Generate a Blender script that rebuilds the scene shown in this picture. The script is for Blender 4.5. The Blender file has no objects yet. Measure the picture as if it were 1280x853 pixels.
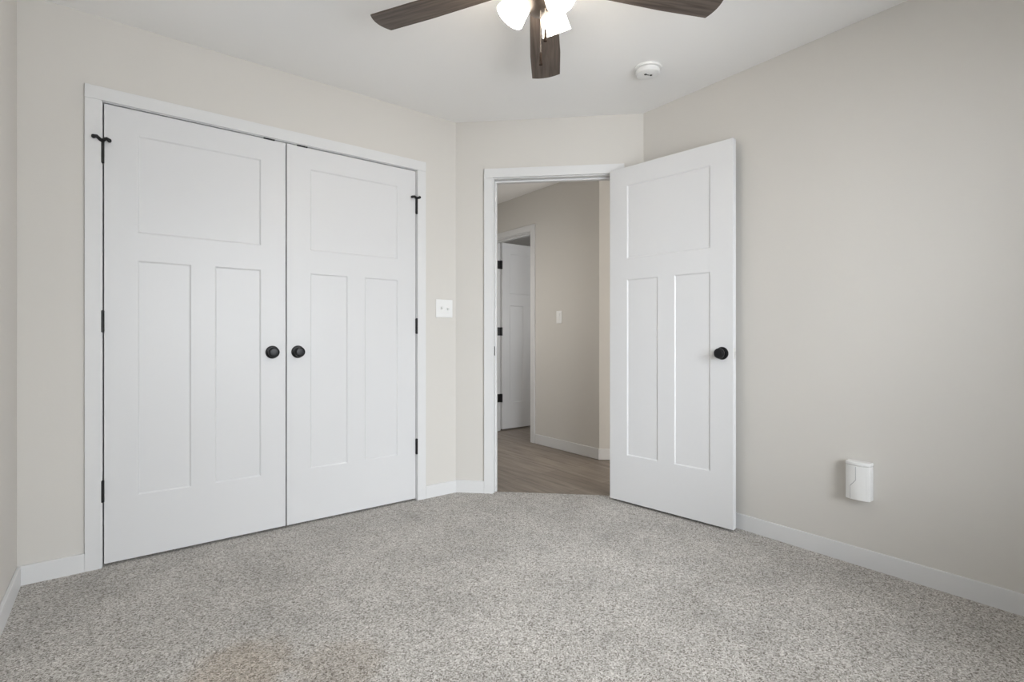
import bpy, bmesh, math, random
from mathutils import Vector, Matrix

S = bpy.context.scene
COL = S.collection
random.seed(7)

# ------------------------------------------------------------------ camera
EYE = 1.0111
YAW = 0.6552
cam_data = bpy.data.cameras.new('camera')
cam_data.sensor_width = 36.0
cam_data.lens = 36.0 * 638.46 / 1280.0
cam_data.shift_y = -4.48 / 1280.0
cam_data.clip_start = 0.02
cam = bpy.data.objects.new('camera', cam_data)
cam.location = (0, 0, EYE)
cam.rotation_euler = (math.pi / 2, 0, -YAW)
COL.objects.link(cam)
S.camera = cam

# ------------------------------------------------------------------ room measures (metres)
XL, XR = -0.331, 2.608          # window side wall / right wall
YC, YB = 2.877, -0.58           # closet wall / window wall behind the camera
XA, YD = 1.7467, 2.0388         # where the slanted door wall starts and ends
HC = 2.418                      # ceiling height
EX, EY = 0.71675, -0.69733      # along the slanted wall
NX, NY = -0.69733, -0.71675     # out of it, into the room
DLEN = 1.2019
WT = 0.115                      # wall thickness
XH = 3.163                      # hallway wall
YH = 2.925                      # its outside corner

# ------------------------------------------------------------------ light and exposure
S.view_settings.view_transform = 'Standard'
S.view_settings.look = 'None'
S.view_settings.gamma = 1.0
S.view_settings.use_curve_mapping = False
S.view_settings.exposure = 0.0

world = bpy.data.worlds.new('sky')
S.world = world
world.use_nodes = True
bg = world.node_tree.nodes['Background']
bg.inputs[0].default_value = (0.86, 0.93, 1.0, 1)
bg.inputs[1].default_value = 0.8


def area(name, loc, direction, sx, sy, energy, color):
    l = bpy.data.lights.new(name, 'AREA')
    l.shape = 'RECTANGLE'
    l.size, l.size_y = sx, sy
    l.energy = energy
    l.color = color
    o = bpy.data.objects.new(name, l)
    o.location = loc
    o.rotation_euler = Vector(direction).to_track_quat('-Z', 'Z').to_euler()
    COL.objects.link(o)
    return o


WX0, WX1, WZ0, WZ1 = 0.15, 2.04, 0.54, 2.04      # bedroom window opening
area('sky_light_outside_window', (-0.5, -4.4, 3.3), (1.7, 4.7, -2.0), 6.5, 4.0, 800, (0.90, 0.95, 1.0))
area('window_daylight', ((WX0 + WX1) / 2, YB - WT - 0.06, (WZ0 + WZ1) / 2), (0, 1, 0), WX1 - WX0, WZ1 - WZ0, 60, (0.92, 0.96, 1.0))
area('hall_wall_fill', (1.98, 3.75, 1.25), (1, -0.12, -0.3), 0.9, 1.7, 11, (1.0, 0.96, 0.90))  # added fill to brighten the hall wall; the wall behind it is closed
area('corridor_fill', (3.5, -0.9, 1.1), (0, 1, -0.05), 0.8, 1.2, 48, (1.0, 0.97, 0.93))  # added fill for the planks and slanted hall wall; no window built here
area('far_room_fill', (5.0, 2.1, 1.3), (-0.1, 0.6, 0.8), 1.2, 1.2, 26, (0.97, 0.985, 1.0))  # unseen fill added, aimed up at the far room's ceiling and wall


# ------------------------------------------------------------------ materials
def mat(name, color, rough=0.5, metallic=0.0, spec=0.5):
    m = bpy.data.materials.new(name)
    m.use_nodes = True
    b = m.node_tree.nodes['Principled BSDF']
    b.inputs['Base Color'].default_value = (*color, 1)
    b.inputs['Roughness'].default_value = rough
    b.inputs['Metallic'].default_value = metallic
    b.inputs['Specular IOR Level'].default_value = spec
    return m


def nd(m, kind, **kw):
    n = m.node_tree.nodes.new(kind)
    for k, v in kw.items():
        setattr(n, k, v)
    return n


def lk(m, a, b):
    m.node_tree.links.new(a, b)


def bump_noise(m, scale, strength, dist=0.002):
    b = m.node_tree.nodes['Principled BSDF']
    tc = nd(m, 'ShaderNodeTexCoord')
    n = nd(m, 'ShaderNodeTexNoise')
    n.inputs['Scale'].default_value = scale
    n.inputs['Detail'].default_value = 3
    bp = nd(m, 'ShaderNodeBump')
    bp.inputs['Strength'].default_value = strength
    bp.inputs['Distance'].default_value = dist
    lk(m, tc.outputs['Object'], n.inputs['Vector'])
    lk(m, n.outputs['Fac'], bp.inputs['Height'])
    lk(m, bp.outputs['Normal'], b.inputs['Normal'])
    return m


M_WALL = bump_noise(mat('greige_wall_paint', (0.668, 0.645, 0.608), 0.85, 0, 0.25), 160, 0.08)
M_CEIL = bump_noise(mat('ceiling_paint', (0.92, 0.912, 0.90), 0.95, 0, 0.1), 120, 0.1)
M_TRIM = mat('white_trim_paint', (0.725, 0.725, 0.725), 0.42, 0, 0.4)
M_DOOR = mat('white_door_paint', (0.715, 0.715, 0.72), 0.38, 0, 0.4)
M_BLACK = mat('matte_black_metal', (0.012, 0.012, 0.013), 0.42, 0.3)
M_KNOB = mat('black_knob_metal', (0.010, 0.010, 0.012), 0.36, 0.2, 0.4)
M_PLASTIC = mat('white_plastic', (0.82, 0.82, 0.81), 0.35)
M_SLOT = mat('dark_slot', (0.03, 0.03, 0.03), 0.6)
M_STEEL = mat('satin_nickel', (0.70, 0.69, 0.67), 0.5, 0.35)
M_BRONZE = mat('dark_bronze_metal', (0.045, 0.036, 0.030), 0.4, 0.7)
M_CHAIN = mat('pull_chain_metal', (0.16, 0.14, 0.12), 0.6, 0.5)
M_FOB = mat('wooden_fob', (0.022, 0.013, 0.009), 0.8, 0, 0.1)


def carpet_material():
    m = mat('speckled_carpet', (0.4, 0.38, 0.35), 1.0, 0, 0.0)
    b = m.node_tree.nodes['Principled BSDF']
    b.inputs['Sheen Weight'].default_value = 0.15
    tc = nd(m, 'ShaderNodeTexCoord')
    # tufts
    v = nd(m, 'ShaderNodeTexVoronoi')
    v.inputs['Scale'].default_value = 260
    warp = nd(m, 'ShaderNodeTexNoise')
    warp.inputs['Scale'].default_value = 90
    warp.inputs['Detail'].default_value = 2
    mixv = nd(m, 'ShaderNodeMixRGB', blend_type='ADD')
    mixv.inputs[0].default_value = 0.012
    lk(m, tc.outputs['Object'], warp.inputs['Vector'])
    lk(m, tc.outputs['Object'], mixv.inputs[1])
    lk(m, warp.outputs['Color'], mixv.inputs[2])
    lk(m, mixv.outputs[0], v.inputs['Vector'])
    sep = nd(m, 'ShaderNodeSeparateColor')
    lk(m, v.outputs['Color'], sep.inputs[0])
    ramp = nd(m, 'ShaderNodeValToRGB')
    cr = ramp.color_ramp
    cr.elements[0].position, cr.elements[0].color = 0.0, (0.135, 0.118, 0.100, 1)
    cr.elements[1].position, cr.elements[1].color = 1.0, (0.66, 0.635, 0.60, 1)
    for p, c in ((0.16, (0.25, 0.228, 0.203, 1)), (0.45, (0.40, 0.378, 0.348, 1)), (0.75, (0.50, 0.478, 0.447, 1))):
        e = cr.elements.new(p)
        e.color = c
    lk(m, sep.outputs[0], ramp.inputs[0])
    # trampled patches: a soft large-scale variation of the pile
    n2 = nd(m, 'ShaderNodeTexNoise')
    n2.inputs['Scale'].default_value = 3.2
    n2.inputs['Detail'].default_value = 5
    n2.inputs['Roughness'].default_value = 0.62
    lk(m, tc.outputs['Object'], n2.inputs['Vector'])
    r2 = nd(m, 'ShaderNodeMapRange')
    r2.inputs['From Min'].default_value, r2.inputs['From Max'].default_value = 0.3, 0.7
    r2.inputs['To Min'].default_value, r2.inputs['To Max'].default_value = 0.91, 1.22
    lk(m, n2.outputs['Fac'], r2.inputs['Value'])
    mul = nd(m, 'ShaderNodeMixRGB', blend_type='MULTIPLY')
    mul.inputs[0].default_value = 1.0
    lk(m, ramp.outputs[0], mul.inputs[1])
    lk(m, r2.outputs[0], mul.inputs[2])
    # two faint brown tinted patches
    last = mul.outputs[0]
    for (sx, sy, rad, amt) in ((0.268, 1.735, 0.205, 0.46), (0.55, 1.58, 0.18, 0.26)):
        d = nd(m, 'ShaderNodeVectorMath', operation='DISTANCE')
        d.inputs[1].default_value = (sx, sy, 0)
        lk(m, tc.outputs['Object'], d.inputs[0])
        ad = nd(m, 'ShaderNodeMath', operation='MULTIPLY_ADD')
        ad.inputs[1].default_value = 0.35
        lk(m, n2.outputs['Fac'], ad.inputs[0])
        lk(m, d.outputs['Value'], ad.inputs[2])
        mr = nd(m, 'ShaderNodeMapRange', interpolation_type='SMOOTHSTEP')
        mr.inputs['From Min'].default_value, mr.inputs['From Max'].default_value = rad * 0.75 + 0.14, rad * 1.15 + 0.14
        mr.inputs['To Min'].default_value, mr.inputs['To Max'].default_value = amt, 0.0
        lk(m, ad.outputs[0], mr.inputs['Value'])
        mx = nd(m, 'ShaderNodeMixRGB', blend_type='MULTIPLY')
        mx.inputs[2].default_value = (0.72, 0.60, 0.47, 1)
        lk(m, mr.outputs[0], mx.inputs[0])
        lk(m, last, mx.inputs[1])
        last = mx.outputs[0]
    lk(m, last, b.inputs['Base Color'])
    n3 = nd(m, 'ShaderNodeTexNoise')
    n3.inputs['Scale'].default_value = 30
    n3.inputs['Detail'].default_value = 4
    lk(m, tc.outputs['Object'], n3.inputs['Vector'])
    hs = nd(m, 'ShaderNodeMath', operation='MULTIPLY_ADD')
    hs.inputs[1].default_value = 1.2
    lk(m, n3.outputs['Fac'], hs.inputs[0])
    lk(m, sep.outputs[0], hs.inputs[2])
    bp = nd(m, 'ShaderNodeBump')
    bp.inputs['Strength'].default_value = 0.6
    bp.inputs['Distance'].default_value = 0.006
    lk(m, hs.outputs[0], bp.inputs['Height'])
    lk(m, bp.outputs['Normal'], b.inputs['Normal'])
    return m


M_CARPET = carpet_material()


def plank_material():
    m = mat('hall_plank_floor', (0.2, 0.16, 0.13), 0.42, 0, 0.4)
    b = m.node_tree.nodes['Principled BSDF']
    tc = nd(m, 'ShaderNodeTexCoord')
    mp = nd(m, 'ShaderNodeMapping')
    mp.inputs['Rotation'].default_value = (0, 0, math.pi / 2)
    lk(m, tc.outputs['Object'], mp.inputs['Vector'])
    br = nd(m, 'ShaderNodeTexBrick')
    br.offset = 0.37
    br.inputs['Scale'].default_value = 1.0
    br.inputs['Brick Width'].default_value = 1.22
    br.inputs['Row Height'].default_value = 0.178
    br.inputs['Mortar Size'].default_value = 0.0012
    br.inputs['Color1'].default_value = (0.235, 0.196, 0.162, 1)
    br.inputs['Color2'].default_value = (0.315, 0.268, 0.226, 1)
    br.inputs['Mortar'].default_value = (0.09, 0.07, 0.055, 1)
    lk(m, mp.outputs[0], br.inputs['Vector'])
    mp2 = nd(m, 'ShaderNodeMapping')
    mp2.inputs['Scale'].default_value = (16, 1.3, 1)
    lk(m, tc.outputs['Object'], mp2.inputs['Vector'])
    n = nd(m, 'ShaderNodeTexNoise')
    n.inputs['Scale'].default_value = 1.6
    n.inputs['Detail'].default_value = 6
    n.inputs['Roughness'].default_value = 0.65
    lk(m, mp2.outputs[0], n.inputs['Vector'])
    mr = nd(m, 'ShaderNodeMapRange')
    mr.inputs['From Min'].default_value, mr.inputs['From Max'].default_value = 0.3, 0.72
    mr.inputs['To Min'].default_value, mr.inputs['To Max'].default_value = 0.62, 1.28
    lk(m, n.outputs['Fac'], mr.inputs['Value'])
    mx = nd(m, 'ShaderNodeMixRGB', blend_type='MULTIPLY')
    mx.inputs[0].default_value = 1
    lk(m, br.outputs['Color'], mx.inputs[1])
    lk(m, mr.outputs[0], mx.inputs[2])
    lk(m, mx.outputs[0], b.inputs['Base Color'])
    return m


M_PLANK = plank_material()


def blade_material():
    m = mat('dark_walnut_blade', (0.06, 0.045, 0.037), 0.5, 0, 0.35)
    b = m.node_tree.nodes['Principled BSDF']
    tc = nd(m, 'ShaderNodeTexCoord')
    mp = nd(m, 'ShaderNodeMapping')
    mp.inputs['Scale'].default_value = (2.2, 34, 8)
    lk(m, tc.outputs['Object'], mp.inputs['Vector'])
    n = nd(m, 'ShaderNodeTexNoise')
    n.inputs['Scale'].default_value = 2.2
    n.inputs['Detail'].default_value = 6
    n.inputs['Distortion'].default_value = 0.6
    lk(m, mp.outputs[0], n.inputs['Vector'])
    r = nd(m, 'ShaderNodeValToRGB')
    r.color_ramp.elements[0].position, r.color_ramp.elements[0].color = 0.28, (0.050, 0.037, 0.030, 1)
    r.color_ramp.elements[1].position, r.color_ramp.elements[1].color = 0.75, (0.145, 0.114, 0.095, 1)
    lk(m, n.outputs['Fac'], r.inputs[0])
    lk(m, r.outputs[0], b.inputs['Base Color'])
    return m


M_BLADE = blade_material()


def shade_material():
    m = mat('glowing_frosted_glass', (0.95, 0.95, 0.93), 0.35)
    b = m.node_tree.nodes['Principled BSDF']
    b.inputs['Emission Color'].default_value = (1.0, 0.91, 0.79, 1)
    b.inputs['Emission Strength'].default_value = 28.0
    return m


M_SHADE = shade_material()
M_BULB = mat('lit_bulb', (1, 1, 1), 0.4)
M_BULB.node_tree.nodes['Principled BSDF'].inputs['Emission Color'].default_value = (1, 0.95, 0.88, 1)
M_BULB.node_tree.nodes['Principled BSDF'].inputs['Emission Strength'].default_value = 9


def glass_material():
    m = bpy.data.materials.new('window_glass')
    m.use_nodes = True
    nt = m.node_tree
    nt.nodes.clear()
    out = nt.nodes.new('ShaderNodeOutputMaterial')
    mix = nt.nodes.new('ShaderNodeMixShader')
    t = nt.nodes.new('ShaderNodeBsdfTransparent')
    g = nt.nodes.new('ShaderNodeBsdfGlossy')
    g.inputs['Roughness'].default_value = 0.02
    f = nt.nodes.new('ShaderNodeFresnel')
    f.inputs['IOR'].default_value = 1.45
    nt.links.new(f.outputs[0], mix.inputs[0])
    nt.links.new(t.outputs[0], mix.inputs[1])
    nt.links.new(g.outputs[0], mix.inputs[2])
    nt.links.new(mix.outputs[0], out.inputs[0])
    return m


M_GLASS = glass_material()


# ------------------------------------------------------------------ mesh helpers
def bx(bm, x0, x1, y0, y1, z0, z1, T=None):
    vs = [bm.verts.new((x, y, z)) for x in (x0, x1) for y in (y0, y1) for z in (z0, z1)]
    for f in ((0, 1, 3, 2), (4, 6, 7, 5), (0, 4, 5, 1), (2, 3, 7, 6), (0, 2, 6, 4), (1, 5, 7, 3)):
        bm.faces.new([vs[i] for i in f])
    if T:
        for v in vs:
            v.co = T @ v.co


def prism(bm, pts, z0, z1):
    lo = [bm.verts.new((x, y, z0)) for x, y in pts]
    hi = [bm.verts.new((x, y, z1)) for x, y in pts]
    n = len(pts)
    bm.faces.new(list(reversed(lo)))
    bm.faces.new(hi)
    for i in range(n):
        bm.faces.new((lo[i], lo[(i + 1) % n], hi[(i + 1) % n], hi[i]))


def lathe(bm, prof, T=None, seg=40, cap0=True, cap1=True):
    """prof: (radius, height) pairs turned about local z"""
    rings = []
    for r, z in prof:
        ring = []
        for k in range(seg):
            a = 2 * math.pi * k / seg
            v = Vector((r * math.cos(a), r * math.sin(a), z))
            ring.append(bm.verts.new(T @ v if T else v))
        rings.append(ring)
    for a, b in zip(rings, rings[1:]):
        for k in range(seg):
            bm.faces.new((a[k], a[(k + 1) % seg], b[(k + 1) % seg], b[k]))
    if cap0:
        bm.faces.new(list(reversed(rings[0])))
    if cap1:
        bm.faces.new(rings[-1])


def tube(bm, pts, rad, seg=12):
    """round bar through points; rad may be a list"""
    pts = [Vector(p) for p in pts]
    rads = rad if isinstance(rad, (list, tuple)) else [rad] * len(pts)
    rings = []
    for i, p in enumerate(pts):
        d = (pts[min(i + 1, len(pts) - 1)] - pts[max(i - 1, 0)]).normalized()
        up = Vector((0, 0, 1)) if abs(d.z) < 0.9 else Vector((1, 0, 0))
        u = d.cross(up).normalized()
        w = u.cross(d)
        rings.append([bm.verts.new(p + rads[i] * (math.cos(2 * math.pi * k / seg) * u + math.sin(2 * math.pi * k / seg) * w)) for k in range(seg)])
    for a, b in zip(rings, rings[1:]):
        for k in range(seg):
            bm.faces.new((a[k], a[(k + 1) % seg], b[(k + 1) % seg], b[k]))
    bm.faces.new(list(reversed(rings[0])))
    bm.faces.new(rings[-1])


def obj(name, bm, m, parent=None, bevel=0.0, segs=2, smooth=None, loc=None, rot=None):
    bmesh.ops.recalc_face_normals(bm, faces=bm.faces)
    me = bpy.data.meshes.new(name)
    bm.to_mesh(me)
    bm.free()
    me.materials.append(m)
    o = bpy.data.objects.new(name, me)
    COL.objects.link(o)
    if parent:
        o.parent = parent
    if loc:
        o.location = loc
    if rot:
        o.rotation_euler = rot
    if bevel:
        b = o.modifiers.new('bevel', 'BEVEL')
        b.width, b.segments, b.limit_method, b.angle_limit = bevel, segs, 'ANGLE', math.radians(40)
        b.harden_normals = True
    if smooth or bevel:
        for p in me.polygons:
            p.use_smooth = True
        me.set_sharp_from_angle(angle=math.radians(smooth or 35))
    return o


def tag(o, label=None, cat=None, group=None, kind=None):
    for k, v in (('label', label), ('category', cat), ('group', group), ('kind', kind)):
        if v:
            o[k] = v
    return o


def empty(name, loc=(0, 0, 0), rot=(0, 0, 0)):
    o = bpy.data.objects.new(name, None)
    o.empty_display_size = 0.1
    o.location, o.rotation_euler = loc, rot
    COL.objects.link(o)
    return o


def B():
    return bmesh.new()


def frame(ox, oy, dx, dy, z=0.0):
    """local x along (dx,dy), local y = left of it"""
    return Matrix(((dx, -dy, 0, ox), (dy, dx, 0, oy), (0, 0, 1, z), (0, 0, 0, 1)))


def struct(name, bm, m, label, cat, **kw):
    return tag(obj(name, bm, m, **kw), label, cat, None, 'structure')


DIAG = frame(XA, YC, EX, EY)        # along the slanted wall; +y is away from the room


def dpt(s, t=0.0):                   # t > 0 goes into the room
    return (XA + EX * s + NX * t, YC + EY * s + NY * t)


# ------------------------------------------------------------------ floors and ceiling
FE = -0.034                          # the carpet stops this far into the doorway
ue = lambda x, t: (YC + NY * t) + (x - (XA + NX * t)) * EY / EX   # slanted line, offset t
b = B()
xk = 1.86
ytop = YC + 0.70
xr = XR + 0.05
prism(b, [(XL - 0.05, YB - 0.05), (xr, YB - 0.05), (xr, ue(xr, FE)), (XA + 0.04, ue(XA + 0.04, FE)), (XA + 0.04, ytop), (XL - 0.05, ytop)], -0.03, 0.0)
struct('floor', b, M_CARPET, 'speckled grey beige carpet covering the bedroom floor', 'carpet')
b = B()
prism(b, [(xr, -1.2), (6.4, -1.2), (6.4, 6.6), (XA + 0.04, 6.6), (XA + 0.04, ue(XA + 0.04, FE)), (xr, ue(xr, FE))], -0.03, -0.006)
struct('floor_hall', b, M_PLANK, 'brown wood plank floor in the hallway beyond the doorway', 'floor')
b = B()
bx(b, XL - 0.3, 6.5, -1.3, 6.7, HC, HC + 0.1)
struct('ceiling', b, M_CEIL, 'flat off-white ceiling above the whole room', 'ceiling')

# ------------------------------------------------------------------ walls
b = B()
bx(b, XL - WT, XL, YB - WT, YC + 0.8, -0.03, HC)
struct('wall_left', b, M_WALL, 'narrow strip of greige wall meeting the closet wall at a corner', 'wall')

CX0, CX1, CZ = -0.0618, 1.4649, 2.050          # closet opening, inside the casing
b = B()
bx(b, XL, CX0 - 0.014, YC, YC + WT, -0.03, HC)
bx(b, CX1 + 0.014, XA, YC, YC + WT, -0.03, HC)
bx(b, CX0 - 0.014, CX1 + 0.014, YC, YC + WT, CZ + 0.014, HC)
struct('wall_closet', b, M_WALL, 'greige wall framing the white double closet doors', 'wall')
b = B()
bx(b, XL, XA + 0.1, YC + 0.65, YC + 0.75, -0.03, HC)
bx(b, XA, XA + 0.1, YC + 0.10, YC + 0.65, -0.03, HC)
struct('wall_closet_interior', b, M_WALL, 'wall lining inside the closed closet', 'wall')

D0, D1, DZ = 0.247, 1.024, 2.045               # bedroom doorway, inside its casing (along the slanted wall)
b = B()
bx(b, 0.0, D0 - 0.006, 0, WT, -0.03, HC, DIAG)
bx(b, D1 + 0.006, DLEN, 0, WT, -0.03, HC, DIAG)
bx(b, D0 - 0.006, D1 + 0.006, 0, WT, DZ + 0.008, HC, DIAG)
struct('wall_diagonal', b, M_WALL, 'greige slanted wall around the open bedroom doorway', 'wall')

b = B()
bx(b, XR, XR + WT, YB - WT, YD - 0.0, -0.03, HC)
struct('wall_right', b, M_WALL, 'long plain greige wall behind the open door with the white outlet cover', 'wall')

b = B()
bx(b, XL, WX0, YB - WT, YB, -0.03, HC)
bx(b, WX1, XR, YB - WT, YB, -0.03, HC)
bx(b, WX0, WX1, YB - WT, YB, -0.03, WZ0)
bx(b, WX0, WX1, YB - WT, YB, WZ1, HC)
struct('wall_back', b, M_WALL, 'greige window wall behind the viewpoint', 'wall')

# hallway shell
HD0, HD1, HDZ = 3.806, 4.489, 2.042            # hall doorway along y
b = B()
bx(b, XH, XH + WT, YH, HD0 - 0.012, -0.03, HC)
bx(b, XH, XH + WT, HD1 + 0.012, 6.5, -0.03, HC)
bx(b, XH, XH + WT, HD0 - 0.012, HD1 + 0.012, HDZ + 0.012, HC)
struct('wall_hall', b, M_WALL, 'shaded greige hallway wall with a light switch seen through the doorway', 'wall')
b = B()
HT = frame(XH, YH, EX, EY)
bx(b, 0.0, 1.5, 0, WT, -0.03, HC, HT)
struct('wall_hall_diagonal', b, M_WALL, 'thin sliver of slanted hallway wall beside the open door edge', 'wall')
b = B()
bx(b, XA + 0.1, XA + 0.2, YC + 0.10, 6.5, -0.03, HC)
bx(b, XA + 0.2, XH, 6.4, 6.5, -0.03, HC)
bx(b, 4.22, 4.32, -1.1, 1.96, -0.03, HC)
bx(b, XR + WT, 4.3, -1.2, -1.1, -0.03, HC)
struct('wall_hall_end', b, M_WALL, 'hallway walls closing off the corridor', 'wall')
b = B()
bx(b, 6.2, 6.3, 1.9, 6.5, -0.03, HC)
bx(b, XH + WT, 6.2, 6.4, 6.5, -0.03, HC)
bx(b, 4.22, 6.2, 1.85, 1.95, -0.03, HC)
struct('wall_far_room', b, M_WALL, 'pale wall of the room behind the hallway door', 'wall')


# ------------------------------------------------------------------ baseboards
def baseboard(name, T, length, label, h=0.079, th=0.013):
    b = B()
    bx(b, 0, length, -th, 0, -0.004, h, T)
    return struct(name, b, M_TRIM, label, 'baseboard', bevel=0.003, segs=3)


CW = 0.058                                       # casing width
baseboard('baseboard_left', frame(XL, YB, 0, 1), YC - YB - 0.013, 'short white baseboard at the foot of the narrow wall beside the closet wall')
baseboard('baseboard_closet', frame(XL, YC, 1, 0), CX0 - CW - XL, 'short white baseboard between the room corner and the closet casing')
baseboard('baseboard_closet', frame(CX1 + CW, YC, 1, 0), XA - CX1 - CW - 0.002, 'short white baseboard under the double switch, between closet casing and bend')
baseboard('baseboard_diagonal', frame(*dpt(0.004), EX, EY), D0 - CW - 0.004, 'short white baseboard between the wall bend and the doorway casing')
baseboard('baseboard_diagonal', frame(*dpt(D1 + CW), EX, EY), DLEN - D1 - CW - 0.018, 'white baseboard piece hidden behind the open bedroom door')
baseboard('baseboard_right', frame(XR, YD - 0.012, 0, -1), YD - YB - 0.03, 'long white baseboard along the plain wall under the outlet cover')
baseboard('baseboard_back', frame(XR - 0.014, YB, -1, 0), XR - XL - 0.03, 'white baseboard below the bedroom window')
baseboard('baseboard_hall', frame(XH, HD0 - CW - 0.004, 0, -1), HD0 - CW - YH + 0.002, 'white baseboard along the shaded hallway wall', 0.086)
baseboard('baseboard_hall_diagonal', frame(XH, YH, EX, EY), 1.4, 'small piece of white baseboard on the slanted hallway wall', 0.086)


# ------------------------------------------------------------------ door casings
def casing(name, T, w0, w1, zt, label, cw=CW, th=0.016, jd=WT, stop=0.045, ext=0.0, face=True, rv=0.006):
    """T: local x along the wall (room side at -y), opening from w0 to w1"""
    root = empty(name)
    root.matrix_world = T
    tag(root, label, 'door casing', None, 'structure')
    sides = (0,) if not face else (0, 1)
    for k in sides:
        ya, yb = (-th, 0) if k == 0 else (jd, jd + th)
        for s0, s1 in ((w0 - cw, w0), (w1, w1 + cw)):
            b = B()
            bx(b, s0, s1, ya, yb, -0.004, zt)
            obj('side_casing', b, M_TRIM, root, 0.002)
        b = B()
        bx(b, w0 - cw - ext, w1 + cw + ext, ya - ext * 0.4 if k == 0 else ya, yb, zt, zt + cw + 0.001)
        obj('head_casing', b, M_TRIM, root, 0.002)
    for s0, s1 in ((w0 - 0.012, w0 + rv), (w1 - rv, w1 + 0.012)):
        b = B()
        bx(b, s0, s1, 0.0, jd, -0.006, zt - rv)
        obj('side_jamb', b, M_TRIM, root, 0.001)
    b = B()
    bx(b, w0 - 0.012, w1 + 0.012, 0.0, jd, zt - rv, zt + 0.010)
    obj('head_jamb', b, M_TRIM, root, 0.001)
    if stop:
        for s0, s1 in ((w0 + 0.006, w0 + 0.017), (w1 - 0.017, w1 - 0.006)):
            b = B()
            bx(b, s0, s1, stop, stop + 0.034, -0.006, zt - 0.017)
            obj('door_stop_strip', b, M_TRIM, root, 0.001)
        b = B()
        bx(b, w0 + 0.006, w1 - 0.006, stop, stop + 0.034, zt - 0.017, zt - 0.006)
        obj('door_stop_strip', b, M_TRIM, root, 0.001)
    return root


casing('trim_1', frame(0, YC, 1, 0), CX0, CX1, CZ, 'wide white casing around the pair of closet doors', stop=0.042, face=False, th=0.012, rv=0.003)
tr2 = casing('trim_2', DIAG.copy(), D0, D1, DZ, 'white casing and jambs around the open bedroom doorway')
casing('trim_3', frame(XH, HD1 + HD0, 0, -1), HD0, HD1, HDZ, 'white casing around the distant hallway doorway', stop=0.035)
# strike plate let into the latch-side jamb
b = B()
bx(b, D0 + 0.0055, D0 + 0.0075, 0.006, 0.036, 0.893, 0.952)
obj('strike_plate', b, M_BLACK, tr2, 0.0004)
tr2.children[-1]['label'] = 'small black strike plate'


# ------------------------------------------------------------------ doors
def leaf_mesh(w, h, th, stile, mull, zb0, zb1, zt0, zt1, rec=0.0055, slope=0.0065):
    bm = bmesh.new()
    pw = (w - 2 * stile - mull) / 2
    panels = [(stile, stile + pw, zb0, zb1), (stile + pw + mull, w - stile, zb0, zb1), (stile, w - stile, zt0, zt1)]
    xs = sorted({0, stile, stile + pw, stile + pw + mull, w - stile, w})
    zs = [0, zb0, zb1, zt0, zt1, h]
    for side in (0, 1):
        y0 = 0.0 if side == 0 else th
        yr = rec if side == 0 else th - rec
        for i in range(len(xs) - 1):
            for j in range(len(zs) - 1):
                a0, a1, c0, c1 = xs[i], xs[i + 1], zs[j], zs[j + 1]
                if any(p[0] - 1e-6 <= a0 and a1 <= p[1] + 1e-6 and p[2] - 1e-6 <= c0 and c1 <= p[3] + 1e-6 for p in panels):
                    continue
                bm.faces.new([bm.verts.new((x, y0, z)) for x, z in ((a0, c0), (a1, c0), (a1, c1), (a0, c1))])
        for p in panels:
            px = [x for x in xs if p[0] - 1e-6 <= x <= p[1] + 1e-6]
            loop = [(x, p[2]) for x in px] + [(x, p[3]) for x in reversed(px)]
            cx, cz = (p[0] + p[1]) / 2, (p[2] + p[3]) / 2
            out = [bm.verts.new((x, y0, z)) for x, z in loop]
            inn = []
            for x, z in loop:
                xi = min(max(x, p[0] + slope), p[1] - slope)
                zi = z + slope if z < cz else z - slope
                inn.append(bm.verts.new((xi, yr, zi)))
            n = len(loop)
            for k in range(n):
                bm.faces.new((out[k], out[(k + 1) % n], inn[(k + 1) % n], inn[k]))
            bm.faces.new(inn)
    for i in range(len(xs) - 1):
        for z in (0, h):
            bm.faces.new([bm.verts.new(c) for c in ((xs[i], 0, z), (xs[i + 1], 0, z), (xs[i + 1], th, z), (xs[i], th, z))])
    for j in range(len(zs) - 1):
        for x in (0, w):
            bm.faces.new([bm.verts.new(c) for c in ((x, 0, zs[j]), (x, 0, zs[j + 1]), (x, th, zs[j + 1]), (x, th, zs[j]))])
    bmesh.ops.remove_doubles(bm, verts=bm.verts, dist=1e-5)
    return bm


def make_door(name, w, h, loc, rot, label, th=0.035, knobs=(), stile=0.120, mull=0.100):
    d = obj(name, leaf_mesh(w, h, th, stile, mull, 0.283, 1.348, 1.474, 1.917), M_DOOR, None, 0.0012, 2, None, loc, (0, 0, rot))
    tag(d, label, 'door', None, 'structure')
    for kx, kz, side in knobs:
        # knob axis points out of the face
        T = Matrix.Translation((kx, 0.0 if side == 0 else th, kz)) @ Matrix.Rotation(math.pi / 2 if side == 0 else -math.pi / 2, 4, 'X')
        b = B()
        lathe(b, [(0.0335, -0.001), (0.0335, 0.003), (0.0315, 0.006), (0.024, 0.0085), (0.0225, 0.0085), (0.0225, 0.010), (0.016, 0.011)], T, 48)
        ros = obj('rosette', b, M_KNOB, None, smooth=30)
        b = B()
        lathe(b, [(0.0125, 0.008), (0.0125, 0.021), (0.016, 0.0235), (0.0235, 0.0265), (0.0270, 0.032), (0.0275, 0.038), (0.0262, 0.0435),
                  (0.0235, 0.0470), (0.0205, 0.0482), (0.0195, 0.0474), (0.0185, 0.0482), (0.010, 0.0492)], T, 48)
        kn = obj('knob', b, M_KNOB, d, smooth=30)
        kn['label'] = 'round black door knob'
        ros.parent = kn
    return d


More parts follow.
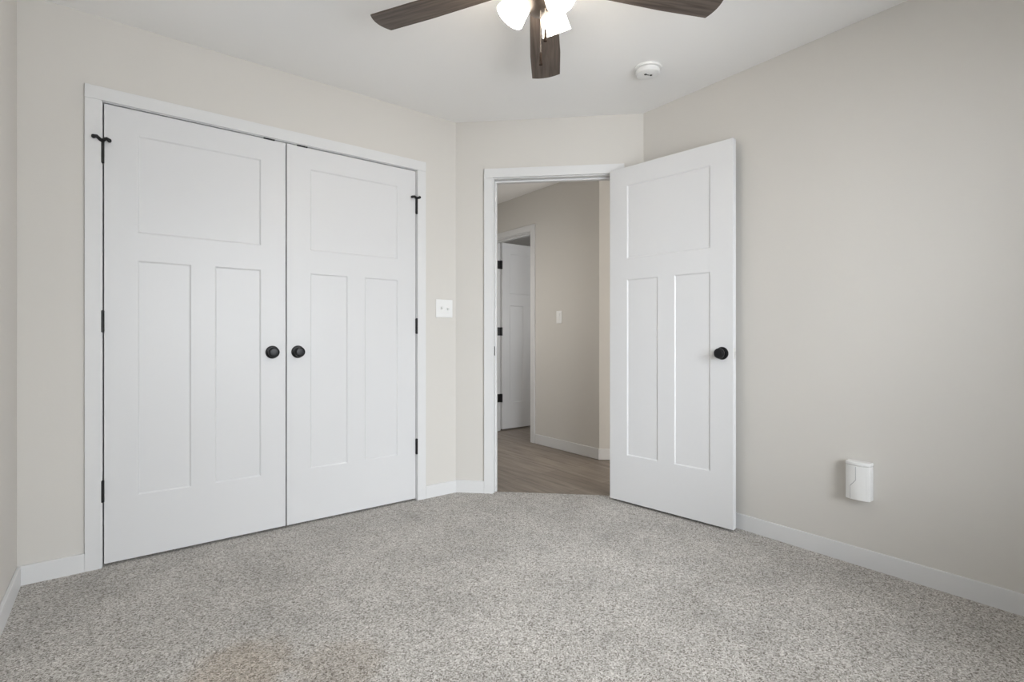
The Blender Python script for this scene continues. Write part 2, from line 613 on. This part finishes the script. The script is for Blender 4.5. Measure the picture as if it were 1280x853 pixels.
def barrel_hinge(door, x, y, z0, z1, sgn, plate=0.0):
    """black knuckle at the room-side edge of a leaf"""
    b = B()
    lathe(b, [(0.0050, z0 - 0.004), (0.0078, z0 - 0.002), (0.0078, z1 + 0.002), (0.0050, z1 + 0.004)], Matrix.Translation((x, y, 0)), 20)
    bx(b, *sorted((x, x + sgn * 0.0075)), y, y + 0.016, z0, z1)
    o = obj('hinge', b, M_BLACK, door, smooth=35)
    o['label'] = 'black hinge'
    return o


GAP = 0.0055
LW = 0.7515
xl0 = CX0 + 0.0075
xr1 = CX1 - 0.0075
mid = (xl0 + xr1) / 2
LW = mid - GAP / 2 - xl0
DH = 2.030
ldoor = make_door('door_1', LW, DH, (xl0, YC + 0.001, 0.012), 0, 'white closet door hung beside the room corner, its knob near the middle gap', knobs=((LW - 0.066, 0.922, 0),))
rdoor = make_door('door_2', LW, DH, (mid + GAP / 2, YC + 0.001, 0.012), 0, 'white closet door hung next to the double light switch', knobs=((0.056, 0.922, 0),))


def stop_hinge(door, x, sgn, z0, z1, flip):
    """top hinge with its pin-mounted stop: two padded arms above the barrel"""
    h = barrel_hinge(door, x, -0.006, z0, z1, sgn)
    h['label'] = 'black hinge with a T-shaped pin stop'
    b = B()
    zt = z1 + 0.002
    lathe(b, [(0.0085, zt - 0.008), (0.0085, zt + 0.004), (0.004, zt + 0.007)], Matrix.Translation((x, -0.007, 0)), 20)
    if flip:
        tube(b, [(x, -0.008, zt - 0.001), (x - 0.014, -0.017, zt + 0.001), (x - 0.026, -0.022, zt + 0.003), (x - 0.036, -0.020, zt - 0.001)], [0.008, 0.007, 0.007, 0.0075])
        tube(b, [(x, -0.008, zt - 0.001), (x + 0.007, -0.018, zt + 0.001), (x + 0.012, -0.024, zt + 0.003)], [0.008, 0.007, 0.0075])
    else:
        tube(b, [(x, -0.008, zt - 0.004), (x - 0.010, -0.018, zt + 0.003), (x - 0.018, -0.024, zt + 0.009), (x - 0.028, -0.022, zt + 0.008)], [0.008, 0.007, 0.0075, 0.008])
        tube(b, [(x, -0.008, zt - 0.004), (x + 0.008, -0.018, zt + 0.003), (x + 0.016, -0.023, zt + 0.006), (x + 0.024, -0.020, zt + 0.002)], [0.008, 0.007, 0.0075, 0.008])
    obj('stop_arm', b, M_BLACK, h, smooth=40)
    b = B()
    for ex, ez in (((-0.036, -0.001), (0.012, 0.003)) if flip else ((-0.029, 0.008), (0.025, 0.001))):
        T = Matrix.Translation((x + ex, -0.018, zt + ez)) @ Matrix.Rotation(math.pi / 2, 4, 'X')
        lathe(b, [(0.0055, -0.006), (0.008, -0.004), (0.008, 0.006), (0.006, 0.009)], T, 20)
    obj('stop_pad', b, M_BLACK, h, smooth=40)


for z0, z1 in ((0.278, 0.367), (1.025, 1.114)):
    barrel_hinge(ldoor, -0.006, -0.006, z0, z1, 1)
    barrel_hinge(rdoor, LW + 0.005, -0.006, z0, z1, -1)
stop_hinge(ldoor, -0.006, 1, 1.768, 1.862, False)
stop_hinge(rdoor, LW + 0.005, -1, 1.768, 1.862, True)
# ball catches on top of the leaves
for d, x0 in ((ldoor, LW - 0.108), (rdoor, 0.052)):
    b = B()
    bx(b, x0, x0 + 0.054, -0.0015, 0.026, DH - 0.0025, DH + 0.0055)
    o = obj('ball_catch', b, M_BLACK, d, 0.0006)
    o['label'] = 'small black catch plate on the top edge'

# the open bedroom door
ANG = -1.4482
bdoor = make_door('door_3', 0.760, DH, (2.4201, 2.1494, 0.014), ANG, 'white bedroom door standing wide open against the plain wall, black knob at its edge',
                  knobs=((0.702, 0.914, 0), (0.702, 0.914, 1)), stile=0.1225, mull=0.104)
b = B()
bx(b, 0.7595, 0.7606, 0.006, 0.029, 0.886, 0.942)
bx(b, 0.7595, 0.764, 0.012, 0.024, 0.906, 0.922)
o = obj('latch_plate', b, M_STEEL, bdoor, 0.0004)
o['label'] = 'small metal latch plate'
for z0 in (0.20, 1.0, 1.76):
    b = B()
    lathe(b, [(0.0058, z0), (0.0058, z0 + 0.089)], Matrix.Translation((-0.003, 0.036, 0)), 16)
    obj('hinge', b, M_BLACK, bdoor, smooth=35)['label'] = 'black hinge'

# the hallway door, open into the next room
hdoor = make_door('door_4', 0.672, DH, (3.300, 4.462, 0.012), 0, 'distant white door open into the room off the hallway, three black hinges', knobs=((0.612, 0.914, 0), (0.612, 0.914, 1)), stile=0.10, mull=0.09)
for zc in (0.34, 1.064, 1.788):
    b = B()
    lathe(b, [(0.006, zc - 0.045), (0.006, zc + 0.045)], Matrix.Translation((-0.013, 0.012, 0)), 16)
    bx(b, -0.060, -0.012, 0.016, 0.0245, zc - 0.0445, zc + 0.0445)
    bx(b, -0.013, -0.0002, 0.000, 0.030, zc - 0.0445, zc + 0.0445)
    obj('hinge', b, M_BLACK, hdoor, smooth=35)['label'] = 'black hinge'


# ------------------------------------------------------------------ window behind the viewpoint
win = tag(empty('window_1', ((WX0 + WX1) / 2, YB, WZ0)), 'white framed window behind the viewpoint', 'window', None, 'structure')
hw, hh = (WX1 - WX0) / 2, WZ1 - WZ0
b = B()
for x0, x1, z0, z1 in ((-hw, -hw + 0.045, 0, hh), (hw - 0.045, hw, 0, hh), (-hw, hw, 0, 0.045), (-hw, hw, hh - 0.045, hh), (-0.03, 0.03, 0, hh)):
    bx(b, x0, x1, -WT + 0.01, -0.04, z0, z1)
obj('frame', b, M_TRIM, win, 0.002)
b = B()
bx(b, -hw + 0.03, hw - 0.03, -0.079, -0.075, 0.03, hh - 0.03)
obj('pane', b, M_GLASS, win)
b = B()
bx(b, -hw - 0.05, hw + 0.05, -0.03, 0.03, -0.02, 0.0)
obj('sill', b, M_TRIM, win, 0.004)


# ------------------------------------------------------------------ light switches
def wall_plate(root, w, h, th=0.006):
    b = B()
    bx(b, -w / 2, w / 2, -th, 0.0, -h / 2, h / 2)
    return obj('cover_plate', b, M_PLASTIC, root, 0.003, 3)


sw = tag(empty('light_switch', (1.658, YC, 1.197)), 'white double toggle light switch between the closet casing and the wall bend', 'light switch')
wall_plate(sw, 0.122, 0.116)
for sx, up in ((-0.023, 1), (0.023, -1)):
    b = B()
    bx(b, sx - 0.006, sx + 0.006, -0.0066, -0.005, -0.0135, 0.0135)
    t = obj('toggle_slot', b, M_PLASTIC, sw)
    b = B()
    T = Matrix.Translation((sx, -0.006, 0)) @ Matrix.Rotation(math.radians(-28 * up), 4, 'X')
    bx(b, -0.0048, 0.0048, -0.017, 0.002, -0.0058, 0.0058, T)
    obj('toggle', b, M_PLASTIC, sw, 0.0012)
    for sz in (-0.030, 0.030):
        b = B()
        lathe(b, [(0.003, 0), (0.003, 0.0006)], Matrix.Translation((sx, -0.006, sz)) @ Matrix.Rotation(math.pi / 2, 4, 'X'), 14)
        obj('screw', b, M_PLASTIC, sw)

sw2 = tag(empty('light_switch', (XH, 3.412, 1.195), (0, 0, -math.pi / 2)), 'single white rocker switch on the shaded hallway wall', 'light switch')
wall_plate(sw2, 0.070, 0.114)
b = B()
bx(b, -0.0165, 0.0165, -0.0105, -0.005, -0.033, 0.033, Matrix.Rotation(math.radians(2.5), 4, 'X'))
obj('rocker', b, M_PLASTIC, sw2, 0.001)

# ------------------------------------------------------------------ outlet cover box on the plain wall
ob = tag(empty('outlet_cover', (XR, 0.853, 0.298), (0, 0, -math.pi / 2)), 'white curved outlet cover box low on the plain wall near the baseboard', 'outlet cover')
# local: x along the wall (towards the viewer), -y out of the wall


def bow_profile(w, d0, bow, n=14, x0=None, x1=None):
    x0 = -w / 2 if x0 is None else x0
    x1 = w / 2 if x1 is None else x1
    pts = []
    for i in range(n + 1):
        x = x0 + (x1 - x0) * i / n
        pts.append((x, -(d0 + bow * (1 - (2 * x / w) ** 2))))
    return pts


W_, H_ = 0.094, 0.166
b = B()
prism(b, [(-W_ / 2, 0.0)] + bow_profile(W_, 0.040, 0.012) + [(W_ / 2, 0.0)], 0.0, H_ - 0.016)
obj('body', b, M_PLASTIC, ob, 0.003, 3)
b = B()
prism(b, [(-W_ / 2 - 0.001, 0.0)] + bow_profile(W_ + 0.002, 0.0395, 0.012) + [(W_ / 2 + 0.001, 0.0)], H_ - 0.0155, H_)
obj('lid', b, M_PLASTIC, ob, 0.004, 3)
b = B()


def on_front(x, z, out=0.0006):
    return (x, -(0.040 + 0.012 * (1 - (2 * x / W_) ** 2)) - out + 0.0008, z)


tube(b, [on_front(-0.004, 0.146), on_front(-0.004, 0.088)], 0.0011, 8)
tube(b, [on_front(-0.004, 0.088), on_front(-0.014, 0.074), on_front(-0.026, 0.060)], 0.0013, 8)
tube(b, [on_front(-0.026, 0.060), on_front(-0.026, 0.004)], 0.0008, 8)
sm = obj('seam', b, mat('seam_grey', (0.42, 0.42, 0.43), 0.6), ob)
sm['label'] = 'thin grey zigzag seam'
b = B()
bx(b, W_ / 2 - 0.013, W_ / 2 - 0.0118, -0.0462, -0.040, 0.004, 0.146)
obj('side_rib', b, M_PLASTIC, ob)

# ------------------------------------------------------------------ smoke detector
sd = tag(empty('smoke_detector', (2.187, 1.683, HC)), 'round white smoke detector on the ceiling', 'smoke detector')
b = B()
lathe(b, [(0.071, 0.0), (0.071, -0.008), (0.069, -0.011), (0.060, -0.0125)], None, 64)
obj('mounting_plate', b, M_PLASTIC, sd, smooth=30)
b = B()
lathe(b, [(0.058, -0.0115), (0.058, -0.015), (0.061, -0.017), (0.061, -0.027), (0.057, -0.034), (0.046, -0.0385), (0.020, -0.040)], None, 64)
cov = obj('cover', b, M_PLASTIC, sd, smooth=30)
b = B()
YR = Matrix.Rotation(-YAW, 4, 'Z')
for cx_, cy_, rr in ((-0.015, -0.014, 0.0072), (0.015, -0.006, 0.0068)):
    lathe(b, [(rr, -0.0385), (rr, -0.0412)], YR @ Matrix.Translation((cx_, cy_, 0)), 18)
bx(b, -0.014, 0.002, -0.011, -0.006, -0.0411, -0.039, YR @ Matrix.Rotation(math.radians(18), 4, 'Z'))
obj('sounder_slot', b, M_SLOT, cov)['label'] = 'small dark openings'

# ------------------------------------------------------------------ ceiling fan
FX, FY, FZ = 1.167, 1.345, 2.271               # blade plane
FR = 0.699
fan = tag(empty('ceiling_fan', (FX, FY, HC)), 'ceiling fan with dark wood blades and three glowing white glass shades', 'ceiling fan')
dz = FZ - HC
b = B()
lathe(b, [(0.085, 0.0), (0.085, -0.012), (0.072, -0.045), (0.060, -0.055)], None, 48)
obj('ceiling_canopy', b, M_BRONZE, fan, smooth=35)
b = B()
lathe(b, [(0.060, -0.050), (0.105, -0.058), (0.122, -0.075), (0.125, -0.110), (0.118, -0.145), (0.095, -0.158)], None, 56)
obj('motor_housing', b, M_BRONZE, fan, smooth=35)
b = B()
lathe(b, [(0.080, -0.156), (0.080, -0.190), (0.060, -0.200)], None, 48)
obj('flywheel', b, M_BRONZE, fan, smooth=35)
b = B()
lathe(b, [(0.056, -0.198), (0.056, -0.225), (0.062, -0.232), (0.062, -0.252), (0.048, -0.268), (0.020, -0.276)], None, 48)
obj('switch_housing', b, M_BRONZE, fan, smooth=35)


def blade_mesh():
    bm = bmesh.new()
    n = 30
    x0, x1 = 0.175, FR
    L, R_ = [], []
    tipn = 14
    for i in range(n + 1):
        t = i / n
        x = x0 + (x1 - 0.016 - x0) * t
        hwid = 0.053 + 0.0140 * min(1.0, t * 1.6)
        if t < 0.06:
            hwid -= 0.012 * (1 - t / 0.06) ** 2
        L.append((x, hwid))
        R_.append((x, -hwid))
    hwid = L[-1][1]
    tip = []
    for i in range(1, tipn):
        s = -1 + 2 * i / tipn
        tip.append((x1 - 0.016 + 0.016 * (1 - s * s), hwid * s))
    prism(bm, R_ + tip + list(reversed(L)), -0.003, 0.003)
    return bm


PITCH = math.radians(7)
THETA = math.radians(47.6)
for k in range(5):
    a = THETA + k * math.radians(72)
    R = Matrix.Rotation(a, 4, 'Z') @ Matrix.Translation((0, 0, dz)) @ Matrix.Rotation(-PITCH, 4, 'X')
    bl = obj('blade', blade_mesh(), M_BLADE, fan, 0.0015)
    bl.matrix_local = R
    b = B()
    bx(b, 0.062, 0.19, -0.016, 0.016, 0.0035, 0.009)
    bx(b, 0.17, 0.245, -0.034, 0.034, 0.0031, 0.006)
    obj('blade_bracket', b, M_BRONZE, bl, 0.002)

SHADE_TILT = math.radians(35)
for k in range(3):
    al = math.radians(31 + 120 * k)                  # clockwise from the view axis
    az = math.pi / 2 - YAW - al
    # local -z of T points along the shade axis (down and outward)
    rim = Vector((0.114 * math.cos(az), 0.114 * math.sin(az), 2.128 - HC))
    ax = Vector((math.sin(SHADE_TILT) * math.cos(az), math.sin(SHADE_TILT) * math.sin(az), -math.cos(SHADE_TILT)))
    neck = rim - ax * 0.122
    T = Matrix.Translation(neck) @ ax.to_track_quat('Z', 'X').to_matrix().to_4x4()
    b = B()
    tube(b, [(0.045 * math.cos(az), 0.045 * math.sin(az), -0.242), tuple(neck - ax * 0.012), tuple(neck + ax * 0.004)], [0.010, 0.012, 0.014], 16)
    lathe(b, [(0.014, -0.012), (0.031, -0.004), (0.031, 0.012), (0.027, 0.012)], T, 32)
    arm = obj('lamp_arm', b, M_BRONZE, fan, smooth=35)
    b = B()
    outer = [(0.027, 0.002), (0.033, 0.012), (0.0395, 0.035), (0.044, 0.065), (0.0485, 0.098), (0.0530, 0.122)]
    inner = [(r - 0.0035, z) for r, z in reversed(outer)]
    lathe(b, outer + inner, T, 48, False, False)
    sh = obj('lamp_shade', b, M_SHADE, fan, smooth=50)
    sh['label'] = 'glowing white glass shade'
    b = B()
    lathe(b, [(0.013, 0.012), (0.014, 0.030), (0.024, 0.052), (0.029, 0.072), (0.024, 0.092), (0.010, 0.101)], T, 24)
    obj('bulb', b, M_BULB, sh, smooth=50)

for (rr, dd, zb, zl) in ((-0.0065, -0.012, 1.946, 0.047), (0.0085, -0.022, 2.022, 0.046)):
    x = 0.793 * rr + 0.609 * dd
    y = -0.609 * rr + 0.793 * dd
    z0 = zb - HC
    b = B()
    tube(b, [(x, y, -0.262), (x, y, z0 + zl)], 0.0011, 8)
    z = -0.268
    while z > z0 + zl:
        bmesh.ops.create_icosphere(b, subdivisions=1, radius=0.0019, matrix=Matrix.Translation((x, y, z)))
        z -= 0.0048
    ch = obj('pull_chain', b, M_CHAIN, fan)
    b = B()
    lathe(b, [(0.002, z0 + zl + 0.004), (0.0045, z0 + zl), (0.0052, z0 + zl * 0.6), (0.0058, z0 + 0.010), (0.0062, z0 + 0.008)], Matrix.Translation((x, y, 0)), 20)
    fb = obj('fob', b, M_FOB, ch, smooth=40)
    fb['label'] = 'small wooden fob'

for me in bpy.data.meshes:
    me.update()
